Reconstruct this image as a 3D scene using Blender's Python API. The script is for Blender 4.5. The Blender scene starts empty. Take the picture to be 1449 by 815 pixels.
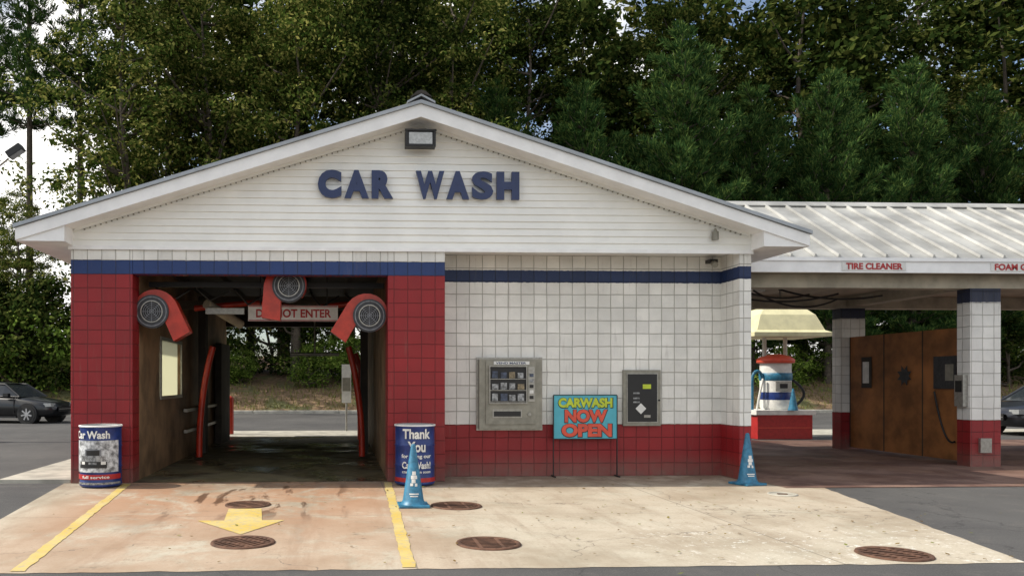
import bpy, math, random
import numpy as np
from mathutils import Vector, Matrix
random.seed(7); rng=np.random.default_rng(7)
scene=bpy.context.scene
scene.view_settings.view_transform='Standard'
scene.view_settings.look='None'
scene.view_settings.exposure=0
COL=scene.collection
# ---------------------------------------------------------------- materials
def newmat(name):
    m=bpy.data.materials.new(name); m.use_nodes=True
    nt=m.node_tree; b=nt.nodes['Principled BSDF']
    return m,nt,b
def N(nt,t,**k):
    n=nt.nodes.new(t)
    for a,v in k.items(): setattr(n,a,v)
    return n
def noise(nt,vec,scale,detail=4,rough=.55,dist=0):
    n=N(nt,'ShaderNodeTexNoise'); n.inputs['Scale'].default_value=scale
    n.inputs['Detail'].default_value=min(detail,5); n.inputs['Roughness'].default_value=rough
    n.inputs['Distortion'].default_value=dist
    nt.links.new(vec,n.inputs['Vector']); return n.outputs['Fac']
def mr(nt,val,a,b,c=0,d=1):
    n=N(nt,'ShaderNodeMapRange'); n.interpolation_type='SMOOTHSTEP'
    nt.links.new(val,n.inputs['Value'])
    for i,v in zip(('From Min','From Max','To Min','To Max'),(a,b,c,d)): n.inputs[i].default_value=v
    return n.outputs['Result']
def mth(nt,op,a,b=None):
    n=N(nt,'ShaderNodeMath',operation=op)
    for i,v in enumerate((a,b)):
        if v is None: continue
        if isinstance(v,(int,float)): n.inputs[i].default_value=v
        else: nt.links.new(v,n.inputs[i])
    return n.outputs[0]
def mix(nt,f,a,b,mode='MIX'):
    n=N(nt,'ShaderNodeMix',data_type='RGBA',blend_type=mode)
    for s,v in ((n.inputs[0],f),(n.inputs[6],a),(n.inputs[7],b)):
        if isinstance(v,(int,float)): s.default_value=v
        elif isinstance(v,tuple): s.default_value=(*v[:3],1)
        else: nt.links.new(v,s)
    return n.outputs[2]
def bump(nt,b,h,strength=.3,dist=.01):
    n=N(nt,'ShaderNodeBump'); n.inputs['Strength'].default_value=strength; n.inputs['Distance'].default_value=dist
    nt.links.new(h,n.inputs['Height']); nt.links.new(n.outputs[0],b.inputs['Normal'])
def pmat(name,col,rough=.55,metal=0,var=.15,scale=6,bs=0,bscale=60):
    m,nt,b=newmat(name)
    p=N(nt,'ShaderNodeTexCoord').outputs['Object']
    f=noise(nt,p,scale,4,.6)
    f=mr(nt,f,.3,.7)
    lo=tuple(c*(1-var) for c in col); hi=tuple(min(1,c*(1+var*.5)) for c in col)
    nt.links.new(mix(nt,f,lo,hi),b.inputs['Base Color'])
    b.inputs['Roughness'].default_value=rough; b.inputs['Metallic'].default_value=metal
    if bs: bump(nt,b,noise(nt,p,bscale,3),bs,.01)
    return m
def block_mat(name,zones,grime=.6):
    m,nt,b=newmat(name)
    uv=N(nt,'ShaderNodeTexCoord').outputs['UV']
    br=N(nt,'ShaderNodeTexBrick'); br.offset=0; br.squash=1
    br.inputs['Scale'].default_value=1; br.inputs['Brick Width'].default_value=.2032; br.inputs['Row Height'].default_value=.2032
    br.inputs['Mortar Size'].default_value=.0065; br.inputs['Mortar Smooth'].default_value=.5
    br.inputs['Color1'].default_value=(1,1,1,1); br.inputs['Color2'].default_value=(.86,.86,.86,1); br.inputs['Mortar'].default_value=(.52,.51,.48,1)
    nz=N(nt,'ShaderNodeTexNoise'); nz.inputs['Scale'].default_value=3.5; nz.inputs['Detail'].default_value=4
    nt.links.new(uv,nz.inputs['Vector'])
    sc=N(nt,'ShaderNodeVectorMath',operation='SCALE'); sc.inputs['Scale'].default_value=.022
    sub=N(nt,'ShaderNodeVectorMath',operation='SUBTRACT'); sub.inputs[1].default_value=(.5,.5,.5)
    nt.links.new(nz.outputs['Color'],sub.inputs[0]); nt.links.new(sub.outputs[0],sc.inputs[0])
    ad=N(nt,'ShaderNodeVectorMath',operation='ADD'); nt.links.new(uv,ad.inputs[0]); nt.links.new(sc.outputs[0],ad.inputs[1])
    nt.links.new(ad.outputs[0],br.inputs['Vector'])
    geo=N(nt,'ShaderNodeNewGeometry'); sx=N(nt,'ShaderNodeSeparateXYZ'); nt.links.new(geo.outputs['Position'],sx.inputs[0])
    z=sx.outputs['Z']; pos=geo.outputs['Position']
    zz=mth(nt,'ADD',z,mth(nt,'MULTIPLY',mth(nt,'SUBTRACT',noise(nt,pos,18,2),.5),.02))
    col=zones[0][1]
    for zt,c in zones[1:]:
        col=mix(nt,mth(nt,'GREATER_THAN',zz,zt),col,c)
    v=mr(nt,noise(nt,pos,1.4,5,.65),.3,.75,.85,1.04)
    c2=mix(nt,1,col,br.outputs['Color'],'MULTIPLY')
    cv=N(nt,'ShaderNodeCombineColor')
    for i in range(3): nt.links.new(v,cv.inputs[i])
    c3=mix(nt,1,c2,cv.outputs[0],'MULTIPLY')
    low=mr(nt,z,0,.45,1,0)
    g=mth(nt,'MULTIPLY',low,noise(nt,pos,5,5,.7)); g=mth(nt,'MULTIPLY',g,grime*1.7)
    mp=N(nt,'ShaderNodeMapping'); mp.inputs['Scale'].default_value=(7,7,.7); nt.links.new(pos,mp.inputs[0])
    st=mr(nt,noise(nt,mp.outputs[0],1.2,4,.7),.56,.8,0,.35)
    fine=noise(nt,pos,57,3,.7)
    pits=mr(nt,fine,.64,.74,0,.45)
    g=mth(nt,'MINIMUM',mth(nt,'ADD',mth(nt,'ADD',g,st),pits),1)
    c4=mix(nt,g,c3,(.16,.13,.10))
    nt.links.new(c4,b.inputs['Base Color']); b.inputs['Roughness'].default_value=.5
    h=mth(nt,'ADD',mth(nt,'MULTIPLY',br.outputs['Fac'],-1),mth(nt,'MULTIPLY',fine,.6))
    bump(nt,b,h,.9,.014)
    return m
WHITE=(.89,.88,.83); RED=(.30,.010,.014); BLUE=(.012,.042,.17)
M={}
M['blk_red']=block_mat('painted_block_red',[(0,RED),(3.048,BLUE),(3.251,WHITE)])
M['blk_wht']=block_mat('painted_block_white',[(0,RED),(.813,WHITE),(3.03,(.012,.032,.11)),(3.22,WHITE)])
M['blk_col']=block_mat('painted_block_column',[(0,RED),(.813,WHITE),(2.86,(.02,.03,.07))])
M['white']=pmat('white_trim',(.89,.89,.88),.45,0,.08,3)
M['siding']=pmat('vinyl_siding',(.90,.90,.86),.5,0,.08,1.2,.05,30)
M['roofgrey']=pmat('roof_metal_grey',(.34,.37,.40),.4,.2,.15,3)
M['roofwhite']=pmat('roof_metal_white',(.38,.38,.36),.45,.1,.35,1.1)
M['blue']=pmat('blue_letters',(.012,.030,.11),.4,0,.12,10)
M['black']=pmat('black',(.012,.012,.013),.5)
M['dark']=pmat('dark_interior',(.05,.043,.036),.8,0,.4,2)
M['redpipe']=pmat('red_paint',(.44,.03,.012),.35,0,.25,6)
M['red']=pmat('red_flat',(.42,.02,.02),.5,0,.2,12)
M['steel']=pmat('brushed_steel',(.36,.35,.32),.38,.7,.2,20)
M['fan']=pmat('fan_grille_dark',(.05,.052,.058),.5,.3,.3,20)
M['fan2']=pmat('fan_grille_grey',(.2,.21,.23),.5,.3,.3,20)
M['greyp']=pmat('grey_beige_panel',(.27,.26,.215),.45,.2,.2,8)
M['glasslens']=pmat('lamp_lens',(.35,.37,.38),.15,.2,.2,30)
M['yellow']=pmat('yellow_vinyl',(.75,.6,.03),.5)
M['ygreen']=pmat('yellow_green',(.5,.60,.04),.5)
M['teal']=pmat('teal_sign',(.08,.42,.52),.45,0,.1,4)
M['orange']=pmat('orange_red',(.70,.09,.05),.5)
M['cream']=pmat('cream_canopy',(.66,.62,.38),.5,0,.12,4)
M['coneblue']=pmat('cone_blue',(.03,.17,.29),.45,0,.35,14)
M['barrelblue']=pmat('barrel_blue',(.018,.042,.19),.4,0,.3,9)
M['tire']=pmat('tyre',(.018,.018,.018),.8)
M['rim']=pmat('rim',(.5,.5,.52),.3,.9)
M['bark']=pmat('bark',(.10,.08,.06),.9,0,.4,9,.6,20)
M['ply']=pmat('plywood_brown',(.34,.135,.04),.6,0,.5,1.6,.2,20)
M['innerwall']=pmat('inner_wall_brown',(.26,.16,.085),.6,0,.5,1.8,.2,20)
M['ceiling']=pmat('ceiling_panel',(.46,.42,.33),.7,0,.3,2)
M['kerb']=pmat('kerb_concrete',(.42,.40,.34),.8,0,.3,3,.3,40)
M['paper']=pmat('paper',(.75,.75,.72),.6)
def translucent_panel():
    m,nt,b=newmat('frosted_window_panel')
    t=N(nt,'ShaderNodeBsdfTranslucent'); t.inputs[0].default_value=(.85,.85,.7,1)
    mx=N(nt,'ShaderNodeMixShader'); mx.inputs[0].default_value=.75
    b.inputs['Base Color'].default_value=(.7,.7,.6,1)
    nt.links.new(b.outputs[0],mx.inputs[1]); nt.links.new(t.outputs[0],mx.inputs[2])
    nt.links.new(mx.outputs[0],nt.nodes['Material Output'].inputs[0]); return m
M['frost']=translucent_panel()
def ypaint():
    m,nt,b=newmat('worn_yellow_road_paint')
    p=N(nt,'ShaderNodeNewGeometry').outputs['Position']
    f=mr(nt,noise(nt,p,14,5,.85),.46,.64)
    c=mix(nt,mr(nt,noise(nt,p,2,4),.35,.65),(.54,.39,.08),(.56,.45,.18))
    nt.links.new(mix(nt,mth(nt,'MULTIPLY',f,.8),c,(.38,.33,.24)),b.inputs['Base Color']); b.inputs['Roughness'].default_value=.7
    return m
M['ypaint']=ypaint()
def asphalt():
    m,nt,b=newmat('asphalt')
    p=N(nt,'ShaderNodeNewGeometry').outputs['Position']
    a=noise(nt,p,.35,5,.6); g=noise(nt,p,70,3,.8)
    c=mix(nt,mr(nt,a,.3,.7),(.045,.044,.045),(.080,.078,.076))
    c=mix(nt,mr(nt,g,.5,.75,0,.7),c,(.19,.185,.17))
    c=mix(nt,mr(nt,noise(nt,p,2.5,5,.75),.52,.72,0,.5),c,(.13,.12,.11))
    nz=N(nt,'ShaderNodeTexNoise'); nz.inputs['Scale'].default_value=1.5; nz.inputs['Detail'].default_value=5; nt.links.new(p,nz.inputs['Vector'])
    ma=N(nt,'ShaderNodeVectorMath',operation='MULTIPLY_ADD'); ma.inputs[1].default_value=(1.2,1.2,1.2); nt.links.new(nz.outputs['Color'],ma.inputs[0]); nt.links.new(p,ma.inputs[2])
    vo=N(nt,'ShaderNodeTexVoronoi',feature='DISTANCE_TO_EDGE'); vo.inputs['Scale'].default_value=.35
    nt.links.new(ma.outputs[0],vo.inputs['Vector'])
    c=mix(nt,mr(nt,vo.outputs[0],0,.008,.6,0),c,(.02,.02,.02))
    nt.links.new(c,b.inputs['Base Color']); b.inputs['Roughness'].default_value=.85
    bump(nt,b,g,.5,.01); return m
M['asphalt']=asphalt()
def concrete():
    m,nt,b=newmat('apron_concrete')
    p=N(nt,'ShaderNodeNewGeometry').outputs['Position']
    sx=N(nt,'ShaderNodeSeparateXYZ'); nt.links.new(p,sx.inputs[0]); X,Y=sx.outputs[0],sx.outputs[1]
    big=noise(nt,p,.7,5,.65); fine=noise(nt,p,35,4,.8)
    c=mix(nt,mr(nt,big,.33,.62),(.32,.28,.21),(.47,.43,.345))
    c=mix(nt,mr(nt,fine,.45,.75,0,.5),c,(.23,.2,.15))
    mpd=N(nt,'ShaderNodeMapping'); mpd.inputs['Scale'].default_value=(3,.35,1); nt.links.new(p,mpd.inputs[0])
    c=mix(nt,mr(nt,noise(nt,mpd.outputs[0],1.0,5,.7),.48,.72,0,.5),c,(.23,.185,.13))
    for tx in (-2.0,-.35):
        tr=mth(nt,'ABSOLUTE',mth(nt,'SUBTRACT',X,tx)); tk=mth(nt,'MULTIPLY',mr(nt,tr,.08,.35,.4,0),mr(nt,noise(nt,mpd.outputs[0],2.2,5,.7),.35,.65))
        c=mix(nt,tk,c,(.18,.135,.095))
    ln=mth(nt,'MULTIPLY',mr(nt,X,-3.9,-2.8),mr(nt,X,0,1.8,1,.2))
    ln=mth(nt,'MULTIPLY',ln,mr(nt,Y,-5.8,-.8,.45,1))
    r=mth(nt,'MULTIPLY',ln,mr(nt,noise(nt,p,.9,5,.75,.6),.32,.54))
    c=mix(nt,mth(nt,'MULTIPLY',r,.8),c,(.34,.165,.08))
    mp=N(nt,'ShaderNodeMapping'); mp.inputs['Scale'].default_value=(2.2,.5,1); nt.links.new(p,mp.inputs[0])
    w=mth(nt,'MULTIPLY',mr(nt,noise(nt,mp.outputs[0],1.5,5,.6,.4),.54,.62),mr(nt,Y,-3.8,-2.2))
    w=mth(nt,'MULTIPLY',w,mth(nt,'MULTIPLY',mr(nt,X,-2.6,-2,0,.85),mr(nt,X,-.2,.4,1,0)))
    c=mix(nt,w,c,(.11,.058,.035))
    d=mth(nt,'MULTIPLY',mr(nt,Y,-1.5,.1),mr(nt,noise(nt,p,2.2,5,.7),.3,.6,0,.85))
    c=mix(nt,d,c,(.19,.135,.09))
    nz=N(nt,'ShaderNodeTexNoise'); nz.inputs['Scale'].default_value=2.5; nz.inputs['Detail'].default_value=5; nt.links.new(p,nz.inputs['Vector'])
    mp2=N(nt,'ShaderNodeVectorMath',operation='MULTIPLY_ADD'); mp2.inputs[1].default_value=(.7,.7,.7)
    nt.links.new(nz.outputs['Color'],mp2.inputs[0]); nt.links.new(p,mp2.inputs[2])
    vo=N(nt,'ShaderNodeTexVoronoi',feature='DISTANCE_TO_EDGE'); vo.inputs['Scale'].default_value=.36; nt.links.new(mp2.outputs[0],vo.inputs['Vector'])
    ck=mth(nt,'MULTIPLY',mr(nt,vo.outputs[0],0,.004,.7,0),mr(nt,noise(nt,p,.6,2),.46,.56))
    c=mix(nt,ck,c,(.12,.1,.08))
    sp=mth(nt,'MULTIPLY',mr(nt,noise(nt,p,7,5,.85),.57,.61),mth(nt,'MULTIPLY',mr(nt,X,2.2,3.6),mr(nt,Y,-4.6,-3.2,1,0)))
    c=mix(nt,mth(nt,'MULTIPLY',sp,.8),c,(.66,.65,.6))
    sp2=mth(nt,'MULTIPLY',mr(nt,noise(nt,p,4.3,5,.85),.57,.68),.6)
    c=mix(nt,sp2,c,(.19,.15,.105))
    for jx in (.62,4.1):
        dj=mth(nt,'ABSOLUTE',mth(nt,'SUBTRACT',X,jx)); c=mix(nt,mr(nt,dj,.004,.012,.6,0),c,(.1,.09,.07))
    dj=mth(nt,'ABSOLUTE',mth(nt,'ADD',Y,3.0)); c=mix(nt,mr(nt,dj,.004,.012,.4,0),c,(.1,.09,.07))
    nt.links.new(c,b.inputs['Base Color'])
    nt.links.new(mth(nt,'SUBTRACT',.85,mth(nt,'MULTIPLY',w,.5)),b.inputs['Roughness'])
    bump(nt,b,mth(nt,'ADD',fine,mth(nt,'MULTIPLY',ck,-2)),.35,.008); return m
M['concrete']=concrete()
def floor(name,c1,c2,rough):
    m,nt,b=newmat(name)
    p=N(nt,'ShaderNodeNewGeometry').outputs['Position']
    f=mr(nt,noise(nt,p,1.1,5,.7,.5),.35,.65)
    nt.links.new(mix(nt,f,c1,c2),b.inputs['Base Color'])
    r=mr(nt,noise(nt,p,.8,4),.4,.6,rough,.8); nt.links.new(r,b.inputs['Roughness'])
    bump(nt,b,noise(nt,p,25,4),.2,.005); return m
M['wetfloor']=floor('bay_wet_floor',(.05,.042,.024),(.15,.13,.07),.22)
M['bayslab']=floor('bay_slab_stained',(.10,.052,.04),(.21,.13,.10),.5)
def litter():
    m,nt,b=newmat('leaf_litter_bank')
    p=N(nt,'ShaderNodeNewGeometry').outputs['Position']
    c=mix(nt,mr(nt,noise(nt,p,3,5,.75),.3,.7),(.10,.065,.035),(.32,.21,.12))
    c=mix(nt,mr(nt,noise(nt,p,.5,5,.6),.5,.62,0,.7),c,(.10,.13,.04))
    nt.links.new(c,b.inputs['Base Color']); b.inputs['Roughness'].default_value=.95
    bump(nt,b,noise(nt,p,8,5,.7),.8,.1); return m
M['litter']=litter()
def leafmat(name,dark,mid,light,trans=.3,objvar=(.58,1.05)):
    m,nt,b=newmat(name)
    g=N(nt,'ShaderNodeNewGeometry'); oi=N(nt,'ShaderNodeObjectInfo')
    rp=N(nt,'ShaderNodeValToRGB'); nt.links.new(g.outputs['Random Per Island'],rp.inputs[0])
    e=rp.color_ramp.elements; e[0].color=(*dark,1); e[1].color=(*light,1); e[1].position=1
    k=e.new(.6); k.color=(*mid,1)
    v=mr(nt,oi.outputs['Random'],0,1,*objvar)
    cc=N(nt,'ShaderNodeCombineColor')
    nt.links.new(v,cc.inputs[0]); nt.links.new(v,cc.inputs[1]); nt.links.new(v,cc.inputs[2])
    c=mix(nt,1,rp.outputs[0],cc.outputs[0],'MULTIPLY')
    nt.nodes.remove(b); b=N(nt,'ShaderNodeBsdfDiffuse'); nt.links.new(c,b.inputs['Color'])
    t=N(nt,'ShaderNodeBsdfTranslucent'); nt.links.new(c,t.inputs[0])
    mx=N(nt,'ShaderNodeMixShader'); mx.inputs[0].default_value=trans
    nt.links.new(b.outputs[0],mx.inputs[1]); nt.links.new(t.outputs[0],mx.inputs[2])
    nt.links.new(mx.outputs[0],nt.nodes['Material Output'].inputs[0]); return m
M['leafA']=leafmat('leaves_green',(.025,.05,.010),(.09,.13,.026),(.36,.34,.10),.33)
M['leafB']=leafmat('leaves_dark',(.015,.03,.008),(.045,.075,.017),(.17,.19,.05),.33)
M['leafP']=leafmat('pine_needles',(.018,.05,.016),(.05,.105,.032),(.16,.23,.06),.22)
M['leafS']=leafmat('shrub_leaves',(.05,.10,.015),(.14,.22,.04),(.30,.38,.08),.35,(.75,1.2))

# ---------------------------------------------------------------- mesh builder
class MB:
    def __init__(s): s.v=[];s.f=[];s.m=[];s.sm=[];s.mats=[]
    def mi(s,k):
        mm=M[k] if isinstance(k,str) else k
        if mm not in s.mats: s.mats.append(mm)
        return s.mats.index(mm)
    def add(s,vs,fs,k,smooth=False):
        o=len(s.v); i=s.mi(k); s.v+= [tuple(p) for p in vs]
        for f in fs: s.f.append([o+a for a in f]); s.m.append(i); s.sm.append(smooth)
    def box(s,x0,x1,y0,y1,z0,z1,k,R=None):
        vs=[(x,y,z) for x in (x0,x1) for y in (y0,y1) for z in (z0,z1)]
        if R is not None: vs=[R@Vector(p) for p in vs]
        s.add(vs,[(0,1,3,2),(4,6,7,5),(0,4,5,1),(2,3,7,6),(0,2,6,4),(1,5,7,3)],k)
    def prism(s,pts,y0,y1,k,R=None):
        n=len(pts); a=sum(pts[i][0]*pts[(i+1)%n][1]-pts[(i+1)%n][0]*pts[i][1] for i in range(n))
        if a<0: pts=pts[::-1]
        vs=[(x,y0,z) for x,z in pts]+[(x,y1,z) for x,z in pts]
        if R is not None: vs=[R@Vector(p) for p in vs]
        fs=[tuple(range(n)),tuple(range(2*n-1,n-1,-1))]+[(i,i+n,(i+1)%n+n,(i+1)%n) for i in range(n)]
        s.add(vs,fs,k)
    def prismx(s,pts,x0,x1,k):
        n=len(pts)
        vs=[(x0,y,z) for y,z in pts]+[(x1,y,z) for y,z in pts]
        fs=[tuple(range(n)),tuple(range(2*n-1,n-1,-1))]+[(i,i+n,(i+1)%n+n,(i+1)%n) for i in range(n)]
        s.add(vs,fs,k)
    def cyl(s,p0,p1,r0,r1,k,n=16,caps=True,smooth=True):
        p0=Vector(p0);p1=Vector(p1); d=(p1-p0).normalized()
        a=d.orthogonal().normalized(); b=d.cross(a)
        vs=[]
        for p,r in ((p0,r0),(p1,r1)):
            for i in range(n):
                t=2*math.pi*i/n; vs.append(p+(a*math.cos(t)+b*math.sin(t))*r)
        s.add(vs,[(i,(i+1)%n,(i+1)%n+n,i+n) for i in range(n)],k,smooth)
        if caps:
            s.add(vs[:n],[tuple(range(n-1,-1,-1))],k); s.add(vs[n:],[tuple(range(n))],k)
    def lathe(s,prof,k,n=24,c=(0,0),smooth=True):
        vs=[(c[0]+r*math.cos(2*math.pi*i/n),c[1]+r*math.sin(2*math.pi*i/n),z) for r,z in prof for i in range(n)]
        fs=[(j*n+i,j*n+(i+1)%n,(j+1)*n+(i+1)%n,(j+1)*n+i) for j in range(len(prof)-1) for i in range(n)]
        s.add(vs,fs,k,smooth)
    def tube(s,pts,r,k,n=8):
        for a,b in zip(pts[:-1],pts[1:]): s.cyl(a,b,r,r,k,n,True)
    def build(s,name,loc=(0,0,0),parent=None,rot=0,bevel=0):
        me=bpy.data.meshes.new(name); me.from_pydata(s.v,[],s.f)
        for m in s.mats: me.materials.append(m)
        me.polygons.foreach_set('material_index',s.m); me.polygons.foreach_set('use_smooth',s.sm)
        uv=me.uv_layers.new(name='UVMap')
        for p in me.polygons:
            nx,ny,nz=map(abs,p.normal)
            for li in p.loop_indices:
                c=me.vertices[me.loops[li].vertex_index].co
                uv.data[li].uv=(c.y,c.z) if nx>=ny and nx>=nz else ((c.x,c.z) if ny>=nz else (c.x,c.y))
        me.update()
        ob=bpy.data.objects.new(name,me); COL.objects.link(ob); ob.location=loc; ob.rotation_euler[2]=rot
        if parent is not None:
            ob.parent=parent; ob.matrix_parent_inverse=Matrix.Translation(parent.location).inverted()
        if bevel:
            b=ob.modifiers.new('bevel','BEVEL'); b.width=bevel; b.segments=2; b.limit_method='ANGLE'
        return ob
def empty(name,loc=(0,0,0)):
    e=bpy.data.objects.new(name,None); COL.objects.link(e); e.location=loc; e.empty_display_size=.3; return e
def text_geo(s,bold=.02,extr=0):
    cu=bpy.data.curves.new('t','FONT'); cu.body=s; cu.offset=bold; cu.extrude=extr; cu.resolution_u=4
    ob=bpy.data.objects.new('t',cu); COL.objects.link(ob)
    dg=bpy.context.evaluated_depsgraph_get(); me=bpy.data.meshes.new_from_object(ob.evaluated_get(dg))
    vs=[v.co.copy() for v in me.vertices]; fs=[tuple(p.vertices) for p in me.polygons]
    bpy.data.objects.remove(ob); bpy.data.curves.remove(cu); bpy.data.meshes.remove(me)
    return vs,fs
def text(mb,s,x0,x1,z0,z1,y,k,bold=.02,depth=0,grow=0):
    vs,fs=text_geo(s,bold,.05 if depth else 0)
    ax=min(v.x for v in vs);bx=max(v.x for v in vs);ay=min(v.y for v in vs);by=max(v.y for v in vs)
    out=[]
    for v in vs:
        out.append((x0+(v.x-ax)/(bx-ax)*(x1-x0), y-(v.z/.05*depth*.5 if depth else 0), z0+(v.y-ay)/(by-ay)*(z1-z0)))
    mb.add(out,fs,k)
def text_cyl(mb,s,w,h,zc,r,k,a0=-math.pi/2,bold=.02):
    vs,fs=text_geo(s,bold,0); ax=min(v.x for v in vs);bx=max(v.x for v in vs);ay=min(v.y for v in vs);by=max(v.y for v in vs)
    out=[]
    for v in vs:
        x=((v.x-ax)/(bx-ax)-.5)*w; a=a0+x/r; out.append((r*math.cos(a),r*math.sin(a),zc+((v.y-ay)/(by-ay)-.5)*h))
    mb.add(out,fs,k)

# ---------------------------------------------------------------- ground
g=MB(); g.add([(-400,-200,0),(400,-200,0),(400,600,0),(-400,600,0)],[(0,1,2,3)],'asphalt'); g.build('ground')
a=MB()
edge=[]
p0,p1=(-3.35,-5.6),(5.62,-5.6)
for i in range(61):
    t=i/60; edge.append((p0[0]+(p1[0]-p0[0])*t,p0[1]+random.uniform(-.02,.02),.004))
for i in range(1,31):
    t=i/30; edge.append((5.62+1.14*t+random.uniform(-.015,.015),-5.6+4.65*t,.004))
edge+=[(6.6,.7,.004),(-4.0,.7,.004),(-4.0,.05,.004)]
a.add(edge,[tuple(range(len(edge)))],'concrete'); a.build('concrete_apron')
a=MB(); a.box(-4.95,-3.91,.02,12,-.05,.06,'kerb'); a.build('side_walkway')
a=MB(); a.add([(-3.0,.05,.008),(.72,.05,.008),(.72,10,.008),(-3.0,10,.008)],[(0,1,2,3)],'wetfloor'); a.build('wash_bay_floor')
a=MB(); a.add([(-4.5,10,.008),(22,10,.008),(22,12.6,.008),(-4.5,12.6,.008)],[(0,1,2,3)],'kerb'); a.build('rear_concrete_apron')
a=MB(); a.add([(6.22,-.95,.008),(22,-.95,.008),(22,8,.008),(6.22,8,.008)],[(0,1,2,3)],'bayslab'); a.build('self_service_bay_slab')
k=MB()
for i in range(40):
    x0=-60+i*4; k.box(x0+.01,x0+3.99,26,26.35,-.05,.14,'kerb')
k.build('kerb',bevel=.02)
def bankz(y):
    t=max(0,(y-26.35))/60
    return .12+(1-math.exp(-t*5))*3.6
nx,ny=120,40; vs=[];fs=[]
for j in range(ny):
    for i in range(nx):
        x=-90+i*1.8; t=(j/(ny-1))**1.5; y=26.35+t*60
        z=bankz(y) + .25*math.sin(x*.5+y)*min(1,t*8)*.6+ random.uniform(-.08,.08)*(t>0)
        vs.append((x,y,z))
for j in range(ny-1):
    for i in range(nx-1):
        q=j*nx+i; fs.append((q,q+1,q+nx+1,q+nx))
t=MB(); t.add(vs,fs,'litter',True); t.build('wooded_bank_terrain')
def strip(name,p,q,w):
    p=Vector((*p,0));q=Vector((*q,0)); 
    m=MB(); n=60; L=[];R_=[]
    for i in range(n+1):
        c=p.lerp(q,i/n); L.append((c.x-w/2+random.uniform(-.009,.009),c.y,.009)); R_.append((c.x+w/2+random.uniform(-.009,.009),c.y,.009))
    vs=L+R_; m.add(vs,[(i,i+1,i+n+2,i+n+1) for i in range(n)],'ypaint'); m.build(name)
strip('lane_marking_line',(-3.06,-.1),(-2.50,-5.56),.11)
strip('lane_marking_line',(.71,-.1),(.56,-5.56),.11)
m=MB(); m.add([(x,y,.009) for x,y in [(-1.28,-2.5),(-1.22,-3.3),(-1.5,-3.3),(-.95,-4.1),(-.58,-3.3),(-.82,-3.3),(-.90,-2.5)]],[(0,1,5,6),(2,3,4)],'ypaint'); m.build('painted_arrow')
M['rust']=pmat('rusty_iron',(.13,.065,.04),.8,.2,.5,8,.6,60); M['hole']=pmat('drain_hole',(.01,.008,.007),.9)
def cover(x,y,r,light=False):
    m=MB(); k='kerb' if light else 'rust'
    m.lathe([(0.001,.008),(r*.88,.008)],'hole' if not light else 'kerb',28)
    m.lathe([(r*.86,.008),(r*.88,.020),(r,.020),(r*1.02,.006)],k,32)
    if not light:
        n=9
        for i in range(n):
            xx=-r*.8+1.6*r*i/(n-1); h=math.sqrt(max(0,(r*.88)**2-xx*xx)); m.box(xx-.014,xx+.014,-h,h,.010,.017,k)
        for yy in (-.35*r,.35*r):
            h=math.sqrt((r*.88)**2-yy*yy); m.box(-h,h,yy-.015,yy+.015,.011,.0185,k)
    else:
        m.box(-.06,.06,-.02,.02,.008,.02,'rust')
    m.build('drain_cover',(x,y,0),rot=.2+x)
for c in [(-1.09,-2.2,.27),(-.88,-4.5,.29),(1.39,-2.4,.3),(1.36,-4.65,.29),(5.8,-1.6,.18,True),(4.74,-5.25,.29)]: cover(*c)

# ---------------------------------------------------------------- car wash building
B=empty('car_wash_building',(1.17,5,0))
w=MB()
w.box(-3.9,-3.01,0,.4,0,3.454,'blk_red'); w.box(.72,1.57,0,.62,0,3.454,'blk_red')
w.box(-3.01,.72,0,.2,3.048,3.454,'blk_red')
w.build('front_pier_walls',parent=B,bevel=.01)
w=MB()
w.box(1.57,6.03,.6,.8,0,3.454,'blk_wht'); w.box(6.03,6.21,0,10,0,3.454,'blk_wht')
w.box(1.57,6.03,9.8,10,0,3.454,'blk_wht'); w.box(.92,1.57,9.8,10,0,3.454,'blk_wht')
w.box(-3.9,-3.75,.4,1.0,0,3.454,'blk_red'); w.box(-3.9,-3.75,4.6,10,0,3.454,'blk_red')
w.box(-3.9,-3.75,1.0,4.6,0,.9,'blk_red'); w.box(-3.9,-3.75,1.0,4.6,3.2,3.454,'blk_red')  # unseen outer opening, made oversized so sun reaches the inner window panel
w.build('side_walls',parent=B)
w=MB()
w.box(-3.11,-3.01,.4,1.8,0,3.4,'innerwall'); w.box(-3.11,-3.01,3.55,9.9,0,3.4,'innerwall')
w.box(-3.11,-3.01,1.8,3.55,0,1.22,'innerwall'); w.box(-3.11,-3.01,1.8,3.55,2.2,3.4,'innerwall')
w.box(-3.75,-3.11,9.7,9.9,0,3.4,'innerwall')
w.box(.72,.92,.62,10,0,3.4,'innerwall')
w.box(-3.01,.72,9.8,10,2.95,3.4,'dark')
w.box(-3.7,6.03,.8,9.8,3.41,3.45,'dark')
for (y0,y1,z0,z1) in [(1.76,1.82,1.18,2.24),(3.53,3.59,1.18,2.24),(1.82,3.53,1.18,1.24),(1.82,3.53,2.18,2.24)]:
    w.box(-3.0,-2.975,y0,y1,z0,z1,'steel')
w.build('bay_lining',parent=B)
w=MB(); w.box(-3.07,-3.06,1.8,3.55,1.22,2.2,'frost'); w.build('bay_window',parent=B)
CX=1.17; SL=.318; PK=5.50
def roofz(x): return PK-SL*abs(x-CX)
s=MB(); lap=.105; z=3.44
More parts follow.
